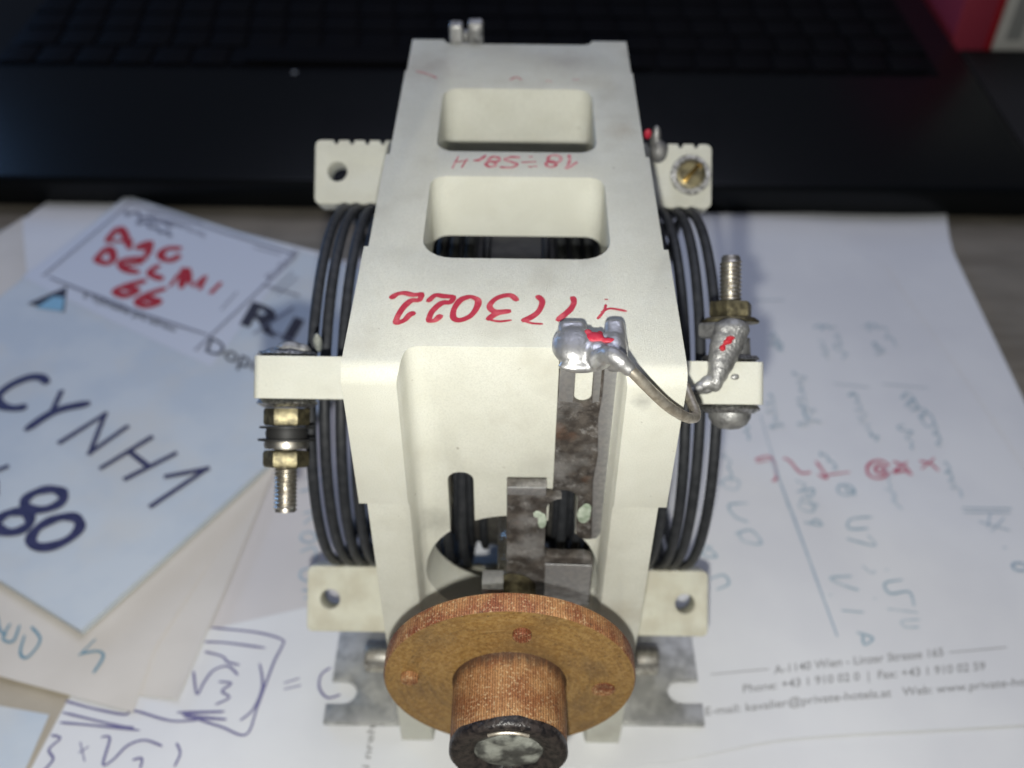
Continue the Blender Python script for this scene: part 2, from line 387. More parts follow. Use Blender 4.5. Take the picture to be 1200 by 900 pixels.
def write(name, paper, strokes, wid0, z, mt, k=1, ox=0, oy=0, curve=True, off=.013):
    bm = bmesh.new(); wid = wid0*1.4
    for st in strokes:
        s2 = [(ox+k*u, oy+k*v) for u, v in st]
        pts = [at(u, v, 2, -13.1) for u, v in s2]
        if curve and len(pts) > 2: pts = spline(pts, 5)
        ribbon(bm, pts, wid, lambda x, y: z + wav(x, y) + off)
    return tag(build(name, bm, mt, paper, 0), kind='stuff')
def ell(cx, cy, rx, ry, a=0, n=14, a0=0, a1=360):
    c, s = math.cos(rad(a)), math.sin(rad(a)); out = []
    for i in range(n+1):
        t = rad(a0+(a1-a0)*i/n); x, y = rx*math.cos(t), ry*math.sin(t); out.append((cx+c*x-s*y, cy+s*x+c*y))
    return out
def text_bm(body, bold=0):
    cu = bpy.data.curves.new('tmp', 'FONT'); cu.body = body; cu.offset = bold; cu.resolution_u = 3
    o = bpy.data.objects.new('tmp', cu); COL.objects.link(o)
    me = bpy.data.meshes.new_from_object(o.evaluated_get(bpy.context.evaluated_depsgraph_get()))
    bpy.data.objects.remove(o); bpy.data.curves.remove(cu)
    bm = bmesh.new(); bm.from_mesh(me); bpy.data.meshes.remove(me); return bm
def printed(name, paper, body, p0, p1, up, z, mt, off=.013, bold=.008):
    """one line of type from p0 to p1 on the sheet, up = the vector of a capital's height"""
    bm = text_bm(body, bold)
    x1 = max(v.co.x for v in bm.verts); h = max(v.co.y for v in bm.verts)
    h = .69 if h < .5 else h
    for v in bm.verts:
        fx, fy = v.co.x/x1, v.co.y/.69
        u = p0[0]+(p1[0]-p0[0])*fx+up[0]*fy; w_ = p0[1]+(p1[1]-p0[1])*fx+up[1]*fy
        v.co = onpaper(u, w_, z, off)
    return build(name, bm, mt, paper, 0)

# right-hand sheets
zl = -13.205
sheet('paper_sheet', 'large blank white sheet sticking out at the right from under the letter', 'paper',
      [(560, 258), (900, 252), (1108, 247)], [(1108, 247), (1110, 265), (1114, 290), (1140, 345), (1200, 475), (1300, 690), (1420, 950)],
      [(540, 1010), (1420, 990)], [(560, 258), (540, 1010)], zl, PAPER, curl=lambda a, b: .35*max(0, a-.75)**2*max(0, .5-b)*16)
zr = -13.125
letter = sheet('letter_sheet', 'white letter with a printed address footer and handwriting showing through', 'paper',
      [(560, 296), (840, 290), (985, 293), (1022, 300), (1036, 312)], [(1036, 312), (1050, 335), (1120, 437), (1191, 549), (1340, 790), (1352, 838)],
      [(520, 906), (780, 893), (900, 868), (1200, 849), (1352, 838)], [(560, 296), (520, 906)], zr, PAPER)
printed('footer_line', letter, 'A-1140 Wien - Linzer Strasse 165', (907, 791), (1105, 770), (-.5, -9.5), zr, PRINT)
printed('footer_line', letter, 'Phone: +43 1 910 02 0  |  Fax: +43 1 910 02 59', (870, 812), (1154, 786), (-.5, -9.5), zr, PRINT)
printed('footer_line', letter, 'E-mail: kavalier@private-hotels.at   Web: www.private-hotels.at', (826, 838), (1240, 800), (-.5, -9.5), zr, PRINT)
write('footer_rule', letter, [[(833, 790), (900, 785)]], .035, zr, PRINT); write('footer_rule', letter, [[(1112, 766), (1178, 760)]], .035, zr, PRINT)
A = dict(k=.4, ox=780, oy=540)
write('handwriting', letter, [
    [(165, 70), (180, 50), (215, 60), (205, 85), (170, 75), (160, 60)], [(240, 125), (185, 130), (205, 165), (240, 180)], [(205, 215), (250, 205), (280, 245), (230, 237), (215, 215)],
    [(115, 245), (150, 280), (105, 275), (135, 250)], [(130, 345), (170, 335), (185, 360), (150, 377)],
    [(385, 95), (430, 88), (428, 110)], ell(412, 140, 24, 12, 20), [(405, 185), (455, 195), (440, 178), (420, 190)],
    ell(525, 92, 24, 15, 10), [(600, 172), (540, 178), (535, 205), (590, 205)], [(530, 235), (610, 255), (590, 225)],
    [(575, 315), (600, 335), (610, 330)], [(645, 326)], [(690, 355), (640, 365), (655, 395), (710, 390), (725, 430)], [(650, 440), (735, 450)], [(740, 470), (690, 475), (700, 492), (738, 492)],
    [(515, 445), (575, 450)], [(560, 510), (605, 525), (580, 545), (575, 520)], [(480, 400)], [(610, 410)],
    [(640, 90), (668, 105), (670, 130), (688, 150)], [(830, 90), (855, 95), (862, 118)], [(540, 345), (480, 350), (520, 372), (562, 385)]], .06, zr, FADE, **A)
write('handwriting', letter, [[(310, 0), (370, 160), (500, 520)], [(865, 150), (1005, 153)], [(870, 162), (1000, 165)], [(915, 190), (1000, 215)], [(945, 165), (938, 205)], [(985, 180), (950, 217)], [(988, 265)], ell(1032, 320, 22, 11, 10)], .065, zr, FADEB, curve=False, **A)
B = dict(k=.3445, ox=820, oy=290)
def word(a, b, amp, n):
    # a run of cursive loops between two points
    out = []; dx, dy = b[0]-a[0], b[1]-a[1]; l = math.hypot(dx, dy); hs = [random.choice((.25, .4, .6, 1.0, 1.6))*random.uniform(.8, 1.2) for _ in range(n+2)]
    m = n*5
    for i in range(m+1):
        t = i/m; q = t*n; h = hs[int(q)]*amp; al = t*l + math.cos(2*math.pi*q*.5+hs[int(q)])*amp*.6*hs[int(q)+1]
        s = math.sin(2*math.pi*q*.5)*h
        out.append((a[0]+dx/l*al-dy/l*s, a[1]+dy/l*al+dx/l*s))
    return out
write('handwriting', letter, [word((330, 430), (370, 610), 22, 13), word((240, 500), (262, 620), 15, 9), word((410, 320), (430, 385), 16, 6), word((250, 300), (275, 352), 18, 5),
    word((590, 330), (615, 372), 14, 5), word((525, 500), (550, 600), 18, 7), word((550, 600), (592, 665), 12, 6), word((700, 505), (760, 590), 16, 7), ell(770, 600, 18, 26, -30), word((790, 600), (815, 690), 10, 5),
    word((385, 275), (460, 282), 8, 6), word((545, 275), (640, 285), 8, 7), word((830, 740), (860, 830), 12, 6), word((150, 590), (170, 660), 14, 5), word((90, 700), (110, 800), 14, 5),
    word((410, 700), (470, 760), 10, 5), word((630, 760), (655, 880), 8, 7), word((330, 790), (380, 890), 13, 6), word((470, 810), (520, 850), 14, 4), word((640, 300), (668, 350), 10, 3), word((470, 300), (480, 380), 12, 4), word((690, 620), (720, 700), 11, 5)], .042, zr, FADE, **B)
write('handwriting', letter, [[(455, 470), (570, 485)], [(620, 475), (770, 490)], [(205, 570), (300, 890)], [(180, 187), (285, 187)]], .05, zr, FADEB, curve=False, **B)
write('red_handwriting', letter, [[(190, 722), (240, 715), (262, 780), (248, 797)], [(195, 732), (235, 725)], [(285, 720), (305, 730), (340, 770), (375, 770)], [(395, 735), (430, 790), (400, 778)], [(435, 780), (505, 772)],
    ell(603, 765, 38, 30, 0, 12, 20, 340), ell(608, 765, 15, 13), [(655, 740), (690, 755), (715, 785), (690, 772), (655, 775), (700, 742)], [(745, 740), (780, 750), (805, 772)], [(750, 765), (790, 732)]], .075, zr, FADER, **B)

# left-hand sheets, lowest first
sheet('kraft_sheet', 'tan paper edge showing below the formula sheet at bottom left', 'paper',
      [(-220, 700), (90, 800)], [(90, 800), (84, 826), (30, 930)], [(-220, 1010), (30, 930)], [(-220, 700), (-220, 1010)], -13.225, KRAFT)
sheet('paper_sheet', 'small pale blue sheet corner lying on tan paper at bottom left', 'paper',
      [(-220, 790), (58, 838)], [(58, 838), (20, 925)], [(-220, 990), (20, 925)], [(-220, 790), (-220, 990)], -13.195, ENV)
zd = -13.19
digits = sheet('note_sheet', 'greyish sheet with a column of blue digits behind left coil', 'paper',
      [(150, 330), (470, 300)], [(470, 300), (545, 760)], [(120, 800), (545, 760)], [(150, 330), (120, 800)], zd, PAPERG)
write('handwriting', digits, [[(352, 545), (372, 548), (358, 560)], [(350, 575), (370, 572), (366, 588)], [(355, 600), (372, 598), (356, 612)], ell(361, 628, 9, 6), [(352, 645), (368, 640), (370, 655)], ell(360, 672, 9, 7), [(354, 690), (370, 692), (356, 700)],
    [(336, 548), (346, 552)], [(338, 570), (345, 590)], [(374, 560), (388, 570)]], .055, zd, FADEB)
zf = -13.155
formula = sheet('note_sheet', 'white sheet with boxed formula in violet pen at bottom left', 'paper',
      [(110, 775), (256, 734), (352, 712), (480, 684)], [(480, 684), (560, 1010)], [(-20, 1010), (560, 1010)], [(110, 775), (80, 822), (-20, 1010)], zf, PAPER)
F = dict(k=1/3, oy=720)
write('handwriting', formula, [
    [(745, 45), (900, 60), (990, 85), (990, 110), (960, 170), (905, 320), (865, 420), (780, 395), (700, 370)], [(720, 95), (800, 98), (930, 115)], [(720, 130), (780, 145), (800, 165), (840, 175)],
    [(680, 200), (692, 280), (715, 240), (750, 195), (800, 180), (835, 210)], [(770, 235), (812, 240), (780, 268), (806, 290), (758, 315)], [(912, 170), (922, 250), (890, 330), (845, 370)],
    [(625, 345), (790, 340), (640, 352), (795, 368), (650, 362)], [(1000, 238), (1050, 222)], [(1000, 260), (1055, 247)], [(1160, 185), (1128, 210), (1122, 255), (1150, 290), (1195, 280)],
    [(235, 310), (330, 335), (440, 355), (470, 340), (600, 375), (700, 370)], [(215, 385), (340, 395), (490, 410)], [(225, 350), (420, 395), (470, 400)],
    [(185, 430), (215, 440), (175, 480), (190, 515), (150, 560)], [(282, 490), (312, 470)], [(285, 455), (300, 520)],
    [(360, 435), (388, 440), (365, 530), (400, 515), (450, 465), (510, 445), (570, 465)], [(470, 515), (500, 510), (495, 545)], [(622, 455), (634, 490), (615, 535)]], .05, zf, PEN, **F)
printed('print_line', formula, 'i nreh', (432, 900), (440, 850), (-9, -1), zf, PRINT)
z6 = -13.1
sheet('paper_sheet', 'narrow cream sheet edge under the addressed envelope, pointing to bottom centre', 'paper',
      [(40, 560), (330, 535)], [(330, 535), (270, 680), (210, 821)], [(60, 808), (160, 816), (210, 821)], [(40, 560), (60, 808)], z6, PAPERW, curl=lambda a, b: .10*a**10)
z7 = -13.065
sheet6 = sheet('note_sheet', 'cream sheet with teal writing just under the addressed envelope', 'paper',
      [(-160, 560), (314, 555)], [(314, 555), (182, 762), (157, 837)], [(-160, 752), (0, 796), (157, 837)], [(-160, 560), (-160, 752)], z7, PAPERW)
write('handwriting', sheet6, [[(290, 150), (350, 140), (368, 160), (335, 215)], [(340, 100), (285, 155)], [(95, 90), (80, 150), (105, 165), (150, 105), (120, 60)], [(45, 50), (20, 100), (55, 110), (78, 55)], [(0, 20), (10, 70), (30, 90)]], .06, z7, TEAL, **F)
sheet('paper_sheet', 'white sheet corner at far left behind the addressed envelope', 'paper',
      [(-120, 300), (0, 277), (30, 257)], [(30, 257), (120, 420)], [(-120, 440), (120, 420)], [(-120, 300), (-120, 440)], -13.13, PAPERW)
sheet('paper_sheet', 'white sheet corner peeking out above the sticker of the addressed envelope', 'paper',
      [(28, 262), (68, 231)], [(68, 231), (150, 240), (380, 300)], [(40, 420), (380, 420)], [(28, 262), (40, 420)], -13.09, PAPER)
ze = -12.78
env = sheet('addressed_envelope', 'bluish padded envelope with navy marker writing and a postal sticker', 'envelope',
      [(-90, 440), (151, 239)], [(151, 239), (362, 307), (470, 341)], [(100, 749), (316, 553), (470, 345)][::1], [(-90, 440), (-90, 634), (100, 749)], ze, ENV, .22, 30) if False else \
    sheet('addressed_envelope', 'bluish padded envelope with navy marker writing and a postal sticker', 'envelope',
      [(151, 239), (362, 307), (500, 352)], [(500, 352), (316, 553), (100, 749)], [(-230, 550), (0, 688), (100, 749)], [(151, 239), (0, 362), (-230, 550)], ze, ENV, .22, 30)
zs = ze + .012
sticker_bm = bmesh.new()
G = {}
ca, cb, cc, cd = (153, 243), (352, 306), (250, 440), (30, 335)
ns = 14
for j in range(ns+1):
    for i in range(ns+1):
        a, b = i/ns, j/ns
        u = (ca[0]*(1-a)+cb[0]*a)*(1-b)+(cd[0]*(1-a)+cc[0]*a)*b*1.0
        v = (ca[1]*(1-a)+cb[1]*a)*(1-b)+(cd[1]*(1-a)+cc[1]*a)*b
        G[i, j] = sticker_bm.verts.new(onpaper(u, v, ze, .012))
for j in range(ns):
    for i in range(ns): sticker_bm.faces.new((G[i, j], G[i+1, j], G[i+1, j+1], G[i, j+1]))
build('sticker', sticker_bm, STICK, env)
O2 = .026
write('printed_rows', env, [[(185, 254), (240, 271)], [(200, 268), (226, 276)], [(300, 300), (330, 309)], [(322, 352), (345, 330)], [(328, 356), (350, 336)], [(110, 352), (150, 367)], [(318, 398), (345, 410)], [(262, 372), (280, 352)]], .07, ze, PRINTS, curve=False, off=O2)
write('sticker_border', env, [[(156, 248), (345, 308)], [(156, 248), (55, 333)], [(62, 335), (160, 373), (245, 402)], [(348, 311), (232, 420)], [(310, 344), (352, 358)], [(345, 372), (300, 402)]], .10, ze, PRINTS, curve=False, off=O2)
write('red_handwriting', env, [[(170, 250), (265, 165), (330, 300)], [(180, 255), (340, 250)], [(380, 295), (470, 260), (450, 345)], [(390, 302), (460, 300)], [(680, 300), (600, 300), (548, 330), (560, 370), (620, 380), (670, 350)],
    [(90, 380), (180, 300), (215, 370), (170, 405), (95, 382)], [(440, 368), (300, 380), (262, 410), (300, 445), (385, 465)], [(280, 420), (410, 398)], [(525, 420), (465, 470), (550, 510)],
    [(615, 555), (670, 480)], [(690, 570), (715, 440), (745, 520)], [(700, 490), (750, 540)], [(775, 560), (850, 505)], [(820, 580), (855, 500)], [(900, 610), (960, 550)],
    [(430, 525), (300, 560), (225, 600), (300, 628), (380, 592), (300, 575)], [(570, 580), (450, 620), (385, 670), (450, 702), (530, 672), (440, 645)]], .24, ze, REDPEN, 1/6, 100, 250, off=O2)
write('stamp_smudge', env, [word((150, 258), (205, 275), 4, 7), word((165, 268), (200, 285), 3, 6)], .12, ze, PRINTS, off=O2)
printed('print_line', env, 'Odosielatel podaj', (175, 262), (242, 287), (2, -5), ze, PRINTS, O2)
printed('print_line', env, 'E Vyhradne pre adresu', (100, 357), (207, 398), (2.5, -7), ze, PRINTB, O2)
printed('print_line', env, 'Dopi', (241, 421), (300, 446), (6, -17), ze, PRINTB, O2)
printed('print_line', env, 'R1', (281, 388), (344, 412), (14, -25), ze, PRINTB, O2, .035)
printed('print_line', env, 'Podacie', (318, 340), (352, 306), (-6, -5), ze, PRINTS, O2)
bm = bmesh.new(); bm.faces.new([bm.verts.new(onpaper(u, v, ze, O2)) for u, v in ((36, 366), (82, 345), (79, 375))]); build('triangle_mark', bm, PRINTB, env, 0)
bm = bmesh.new(); bm.faces.new([bm.verts.new(onpaper(u, v, ze, O2+.006)) for u, v in ((46, 371), (66, 357), (79, 358), (77, 374))]); build('triangle_mark', bm, PRINTC, env, 0)
write('marker_writing', env, [
    [(190, 190), (170, 170), (120, 172), (50, 205), (10, 245), (22, 278), (65, 290), (110, 285)], [(245, 225), (215, 295)], [(345, 270), (225, 300), (120, 370)],
    [(245, 420), (410, 310)], [(410, 310), (355, 460)], [(355, 460), (490, 360)], [(400, 515), (580, 400)], [(490, 555), (670, 460)], [(500, 452), (572, 508)],
    [(640, 545), (790, 515)], [(790, 515), (585, 655)], ell(187, 640, 75, 36, -14), ell(75, 725, 63, 37, -14), ell(230, 760, 98, 46, -24), [(0, 535), (45, 516)], [(8, 575), (8, 620)]],
    .24, ze, NAVY, .3112, 0, 400, off=.02)

# ------------------------------------------------------------------ laptop behind
lap = empty('laptop', 'black laptop keyboard and palm rest across the back of the table', 'laptop', (0, 36, -13.25))
ZL = -11.75; YF = 24.3; LX0, LX1 = -32, 22.4
bm = bmesh.new(); box(bm, (LX0, YF, -13.22), (LX1, YF+30, ZL), .25, seg=3); build('base', bm, LAP, lap)
bm = bmesh.new(); box(bm, (-26, 34.3, ZL-.02), (20.6, 47.5, ZL+.02), .01); build('keyboard_well', bm, WELL, lap)
bm = bmesh.new(); box(bm, (-.86, -.86, 0), (.86, .86, .16), .06)
for v in bm.verts: v.co = Vector((v.co.x, v.co.y, v.co.z-ZT))
k0 = build('key', bm, KEY, lap); kme = k0.data
first = True
for r in range(6):
    y = 35.4+1.92*r; off = (0, .5, .25, 0, .1, 0)[r]
    x = -25+off
    while x < 20:
        if r == 0 and -13 < x < -4.2: x += 1.92; continue
        if first: o = k0; first = False
        else: o = k0.copy(); COL.objects.link(o)
        o.location = ((x*S), (y*S), (ZL+.02+ZT)*S)
        x += 1.92
bm = bmesh.new(); box(bm, (-13.6, 34.6, ZL+.02), (-4.6, 36.2, ZL+.34), .12); build('space_bar', bm, KEY, lap)
p = at(345, 85, 2, ZL)
bm = bmesh.new(); lathe(bm, [(.12, 0), (.12, .02), (0, .02)], Matrix.Translation((p.x, p.y, ZL+.001)), 12); build('indicator', bm, GREYP, lap)

t = empty('document_case', 'flat black case beside right end of the laptop, in front of the carton', 'case', (32, 31, -13.25))
bm = bmesh.new(); box(bm, (22.9, 25.1, -13.24), (44, 38.5, -12.3), .2, seg=3); build('body', bm, CASE, t)
bm = bmesh.new(); box(bm, (23.4, 25.4, -12.302), (43.4, 26.0, -12.24), .03); build('flap_seam', bm, CASE, t)
t = empty('red_book', 'red book standing at far top right beside a white carton', 'book', (24, 43, -13.25))
bm = bmesh.new(); box(bm, (22.75, 39.2, -13.24), (24.6, 52, -4), .15); build('cover', bm, REDB, t)
bm = bmesh.new(); box(bm, (24.605, 39.35, -13.24), (25.0, 51.8, -4.2), .05); build('page_block', bm, REDPEN, t)
t = empty('white_carton', 'white carton with grey print standing at far top right', 'carton', (30, 45, -13.25))
bm = bmesh.new(); box(bm, (25.1, 39.4, -13.24), (36, 52, -3), .1); build('body', bm, WHITEB, t)
bm = bmesh.new()
for i, (x0, x1) in enumerate(((25.6, 26.4), (26.9, 27.2), (28.2, 30.5))):
    box(bm, (x0, 39.38, -12.2+.5*i), (x1, 39.42, -5))
build('print', bm, GREYP, t)

# ------------------------------------------------------------------ the variometer
VAR = empty('variometer', 'cream ceramic variometer coil with black windings and a round brown knob', 'variometer')
D = 13.02; cy, cz = D/2, -6.55
# ceramic frame: one fired piece, an upside-down U with channels, windows and steps cut into it
rr = .34
def urim(rr):
    o_ = [(0, -13.1), ] + [(rr-rr*math.cos(a), -rr+rr*math.sin(a)) for a in [rad(10*i) for i in range(10)]]
    o_ += [(D-rr+rr*math.sin(a), -rr+rr*math.cos(a)) for a in [rad(10*i) for i in range(10)]]
    o_ += [(D, -13.1), (D-1.75, -13.1), (D-1.75, -3.0), (D-3.1, -1.55), (3.1, -1.55), (1.75, -3.0), (1.75, -13.1)]
    return o_
mYZ = Matrix(((0, 0, 1, 0), (1, 0, 0, 0), (0, 1, 0, 0), (0, 0, 0, 1)))     # (a, b, h) -> (x=h, y=a, z=b)
bm = bmesh.new(); prism(bm, urim(rr), mYZ, -3.0, 3.0); base = raw(bm)
cut = []
def cutter(f):
    b_ = bmesh.new(); f(b_); o = raw(b_); cut.append(o)
mXY = Matrix.Identity(4)
def taper_channel(b_, y0, y1):
    # channel wider at its mouth than at its floor
    s = 1 if y0 < y1 else -1
    d_ = abs(y1-y0); lf = [(-2.10, -1), (-2.04, 0), (-1.995, .17), (-1.965, .45), (-1.94, .68), (-1.90, .84), (-1.83, .94), (-1.74, .985), (-1.64, 1)]
    pts = [(a, y0+s*d_*b if b >= 0 else y0-s) for a, b in lf] + [(-a-.07, y0+s*d_*b if b >= 0 else y0-s) for a, b in lf[::-1]]
    prism(b_, pts, mXY, -14, 1)
cutter(lambda b_: taper_channel(b_, 0, .68))
cutter(lambda b_: taper_channel(b_, D, D-.5))
cutter(lambda b_: prism(b_, rrect(-1.85, 3.28, 1.87, 6.2, [.35, .35, .62, .62]), mXY, -4, 1))
cutter(lambda b_: prism(b_, rrect(-1.82, 7.22, 1.77, 10.12, .42), mXY, -4, 1))
mXZ = Matrix(((1, 0, 0, 0), (0, 0, -1, 0), (0, 1, 0, 0), (0, 0, 0, 1)))    # (a, b, h) -> (x=a, y=-h, z=b)
for h0, h1 in ((-3, 2), (-D-2, -D+3)):
    cutter(lambda b_: prism(b_, rrect(-1.31, -6.2, -.79, -3.33, .24), mXZ, h0, h1))
    cutter(lambda b_: prism(b_, rrect(.74, -6.2, 1.32, -3.75, .24), mXZ, h0, h1))
    cutter(lambda b_: prism(b_, arc(0, -6.55, 1.88, 0, 354, 59), mXZ, h0, h1))
for s in (-1, 1):
    def bx(b_, x0, x1, y0, y1, z0, z1):
        box(b_, (min(s*x0, s*x1), y0, z0), (max(s*x0, s*x1), y1, z1))
    cutter(lambda b_: bx(b_, 2.91, 4, 3.63, 7.07, -5, 1))
    cutter(lambda b_: bx(b_, 2.83, 4, 7.07, 12, -5, 1))
    cutter(lambda b_: bx(b_, 2.79, 4, 11.0, 14, -14, 1))
    cutter(lambda b_: bx(b_, 2.85, 4, -1, 2.4, -9.3, -3.52))
    cutter(lambda b_: bx(b_, 2.82, 4, -1, 2.4, -14, -9.3))
    cutter(lambda b_: bx(b_, 2.2, 4, -1, .05, -14, -3.52))
    cutter(lambda b_: box(b_, (min(s*1.72, s*4), -1, -14), (max(s*1.72, s*4), .05, -3.55)))
# the windings' chamber between the walls
for o in cut:
    md = base.modifiers.new('b', 'BOOLEAN'); md.operation = 'DIFFERENCE'; md.solver = 'EXACT'; md.object = o
bv = base.modifiers.new('bev', 'BEVEL'); bv.width = .085; bv.segments = 3; bv.limit_method = 'ANGLE'; bv.angle_limit = rad(32); bv.use_clamp_overlap = True
me = bpy.data.meshes.new_from_object(base.evaluated_get(bpy.context.evaluated_depsgraph_get()))
bpy.data.objects.remove(base)
for o in cut: bpy.data.objects.remove(o)
bm = bmesh.new(); bm.from_mesh(me); bpy.data.meshes.remove(me)
frame = build('ceramic_frame', bm, CER, VAR, 40)

# red ink on top
def ink(name, strokes, k, ox, oy, wid, mt, z=.006):
    b_ = bmesh.new()
    for st in strokes:
        pts = [at(ox+k*u, oy+k*v, 2, 0) for u, v in st]
        if len(pts) > 2: pts = spline(pts, 5)
        ribbon(b_, pts, wid, lambda x, y: z)
    build(name, b_, mt, frame, 0)
ink('red_number', [
    [(35, 120), (60, 103), (95, 97), (140, 106), (180, 100)], [(178, 102), (165, 130), (130, 132), (95, 160), (65, 205), (55, 238)], [(55, 238), (95, 225), (120, 200), (140, 190)],
    [(208, 135), (240, 108), (280, 112), (330, 115)], [(328, 118), (310, 140), (270, 145), (225, 185), (208, 228)], [(208, 228), (240, 225), (265, 203)],
    [(405, 113), (440, 130), (435, 165), (405, 205), (355, 225), (325, 212), (330, 170), (360, 130), (405, 113)],
    [(622, 128), (590, 105), (530, 118), (495, 155), (520, 182), (588, 178)], [(588, 180), (530, 190), (487, 218)],
    [(720, 110), (742, 135), (725, 180), (690, 208), (652, 225)], [(885, 115), (890, 140), (870, 175), (815, 222)]], .25, 450, 320, .125, REDINK)
ink('red_number', [[(487, 218), (540, 228), (595, 222)], [(652, 222), (690, 236), (742, 240)], [(1042, 125)], [(1040, 150), (1030, 180), (1002, 215)], [(1020, 185), (1060, 168), (1135, 180)]], .25, 450, 320, .06, REDINK)
ink('red_value', [
    [(180, 160), (135, 248)], [(248, 178), (208, 243)], [(150, 205), (250, 190)], [(310, 188), (345, 188), (392, 152)], [(305, 192), (370, 170)],
    ell(462, 182, 40, 20), ell(435, 220, 38, 20), [(660, 165), (590, 165), (545, 185), (600, 203), (638, 220), (600, 245), (510, 243)],
    [(680, 205), (782, 200)], [(745, 162)], [(742, 240)], [(782, 236)], ell(932, 180, 50, 30), ell(905, 220, 40, 22), [(1045, 150), (1050, 190), (1030, 255)], [(1018, 252), (1060, 238), (1105, 205)]], .15, 510, 160, .085, REDFADE)
ink('red_smudge', [[(598, 94), (605, 91), (611, 94)], [(640, 95), (646, 96)], [(672, 94), (679, 94)], [(488, 84), (500, 87), (512, 92)]], 1, 0, 0, .05, REDFADE)

# cross bars whose ends are the ears; a and t are the radial and tangential axes at each corner
def corner(th):
    c, s = math.cos(rad(th)), math.sin(rad(th))
    r = Vector((0, -c, s)); t = Vector((0, s, c)); return r, t
R0, R1, TH = 4.66, 6.32, .43
EX0, EX1 = -5.24, 5.0
HX = (-4.66, 4.42)
def bar_local(th):
    r, t = corner(th)
    m = Matrix((Vector((1, 0, 0)), r, t)).transposed().to_4x4(); m.translation = Vector((0, cy, cz)); return m
for th in (45, 135, -45, 225):
    m = bar_local(th); bm = bmesh.new()
    pts = [(EX0, R0), (EX1, R0), (EX1, R1), (EX0, R1)]
    def edge(x0, x1, y, inward, rc=.12):
        return []
    # outline with rounded ends and wire notches on the outer edge near both ends
    o_ = arc(EX0+.15, R0+.15, .15, 180, 270, 4) + arc(EX1-.15, R0+.15, .15, 270, 360, 4) + arc(EX1-.15, R1-.15, .15, 0, 90, 4)
    xs = [4.6, 4.2, 3.8, 3.4]
    if th in (135, 225):
        for x in xs: o_ += [(x+.07, R1), (x+.04, R1-.1), (x-.04, R1-.1), (x-.07, R1)]
        for x in xs[::-1]: o_ += [(-x-.1+.07, R1), (-x-.1+.04, R1-.1), (-x-.1-.04, R1-.1), (-x-.1-.07, R1)]
    o_ += arc(EX0+.15, R1-.15, .15, 90, 180, 4)
    holes = [arc(hx, 5.5, .255, 0, 345, 23) for hx in HX]
    outline_plate(bm, o_, m @ Matrix.Translation((0, 0, -TH)), 2*TH, holes)
    build('cross_bar', bm, CERD if th == -45 else CER, VAR, 35)

# windings: bare black turns carried by the bars
RW, rw = 4.53, .119
bm = bmesh.new()
n1, n2 = 96, 10
V_ = [[bm.verts.new((rw*math.sin(2*math.pi*j/n2), math.cos(2*math.pi*i/n1)*(RW+rw*math.cos(2*math.pi*j/n2)), math.sin(2*math.pi*i/n1)*(RW+rw*math.cos(2*math.pi*j/n2))-ZT)) for j in range(n2)] for i in range(n1)]
for i in range(n1):
    for j in range(n2): bm.faces.new((V_[i][j], V_[(i+1) % n1][j], V_[(i+1) % n1][(j+1) % n2], V_[i][(j+1) % n2]))
w0 = build('wire_turn', bm, WIRE, VAR, 60)
first = True
for sgn in (-1, 1):
    for k in range(11):
        x = sgn*(1.05+.33*k) - (.04 if sgn < 0 else 0)
        if first: o = w0; first = False
        else: o = w0.copy(); COL.objects.link(o)
        o.location = (x*S, cy*S, (cz+ZT)*S)
        o.rotation_euler = (random.uniform(0, 6), random.gauss(0, .006), rad(.9)*sgn+random.gauss(0, .008))

# rotor inside, filled solid to keep the openings dark
m = frame_mat((0, cy, cz), (1, 0, 0))
bm = bmesh.new()
prof = [(0, -1.9)] + [(math.sqrt(4.1**2-x*x), x) for x in [-1.9+.38*i for i in range(11)]] + [(0, 1.9)]
lathe(bm, prof, m, 64); rotor = build('rotor', bm, ROTOR, VAR, 40)
bm = bmesh.new()
for s in (-1, 1):
    for k in range(4):
        x = s*(.7+.32*k); R = math.sqrt(4.1**2-x*x)+.06
        tube(bm, [(x, cy+R*math.cos(rad(a)), cz+R*math.sin(rad(a))) for a in range(0, 361, 6)], .1, 8, False)
build('rotor_winding', bm, WIRE, rotor, 60)
bm = bmesh.new(); lathe(bm, [(0, -.3), (.33, -.25), (.33, 15.6), (0, 15.65)], frame_mat((0, -2.85, cz-.05), (0, 1, 0)), 24); build('shaft', bm, STEEL, VAR)
bm = bmesh.new(); lathe(bm, [(.33, 0), (.5, .02), (.52, .12), (.52, .75), (.46, .8), (.33, .8)], frame_mat((0, -.55, cz), (0, 1, 0)), 28); build('collar', bm, BRASS, VAR)

# knob: laminate flange and hub
kz = cz-.06
bm = bmesh.new(); mk = frame_mat((-.02, -1.62, kz), (0, -1, 0))
lathe(bm, [(.33, 0), (2.50, 0), (2.535, .03), (2.535, .38), (2.51, .42)], mk, 96)
knob = build('knob_flange', bm, TUFR, VAR, 40)
bm = bmesh.new(); lathe(bm, [(2.51, .42), (2.0, .424), (1.5, .426), (1.14, .428)], mk, 96)
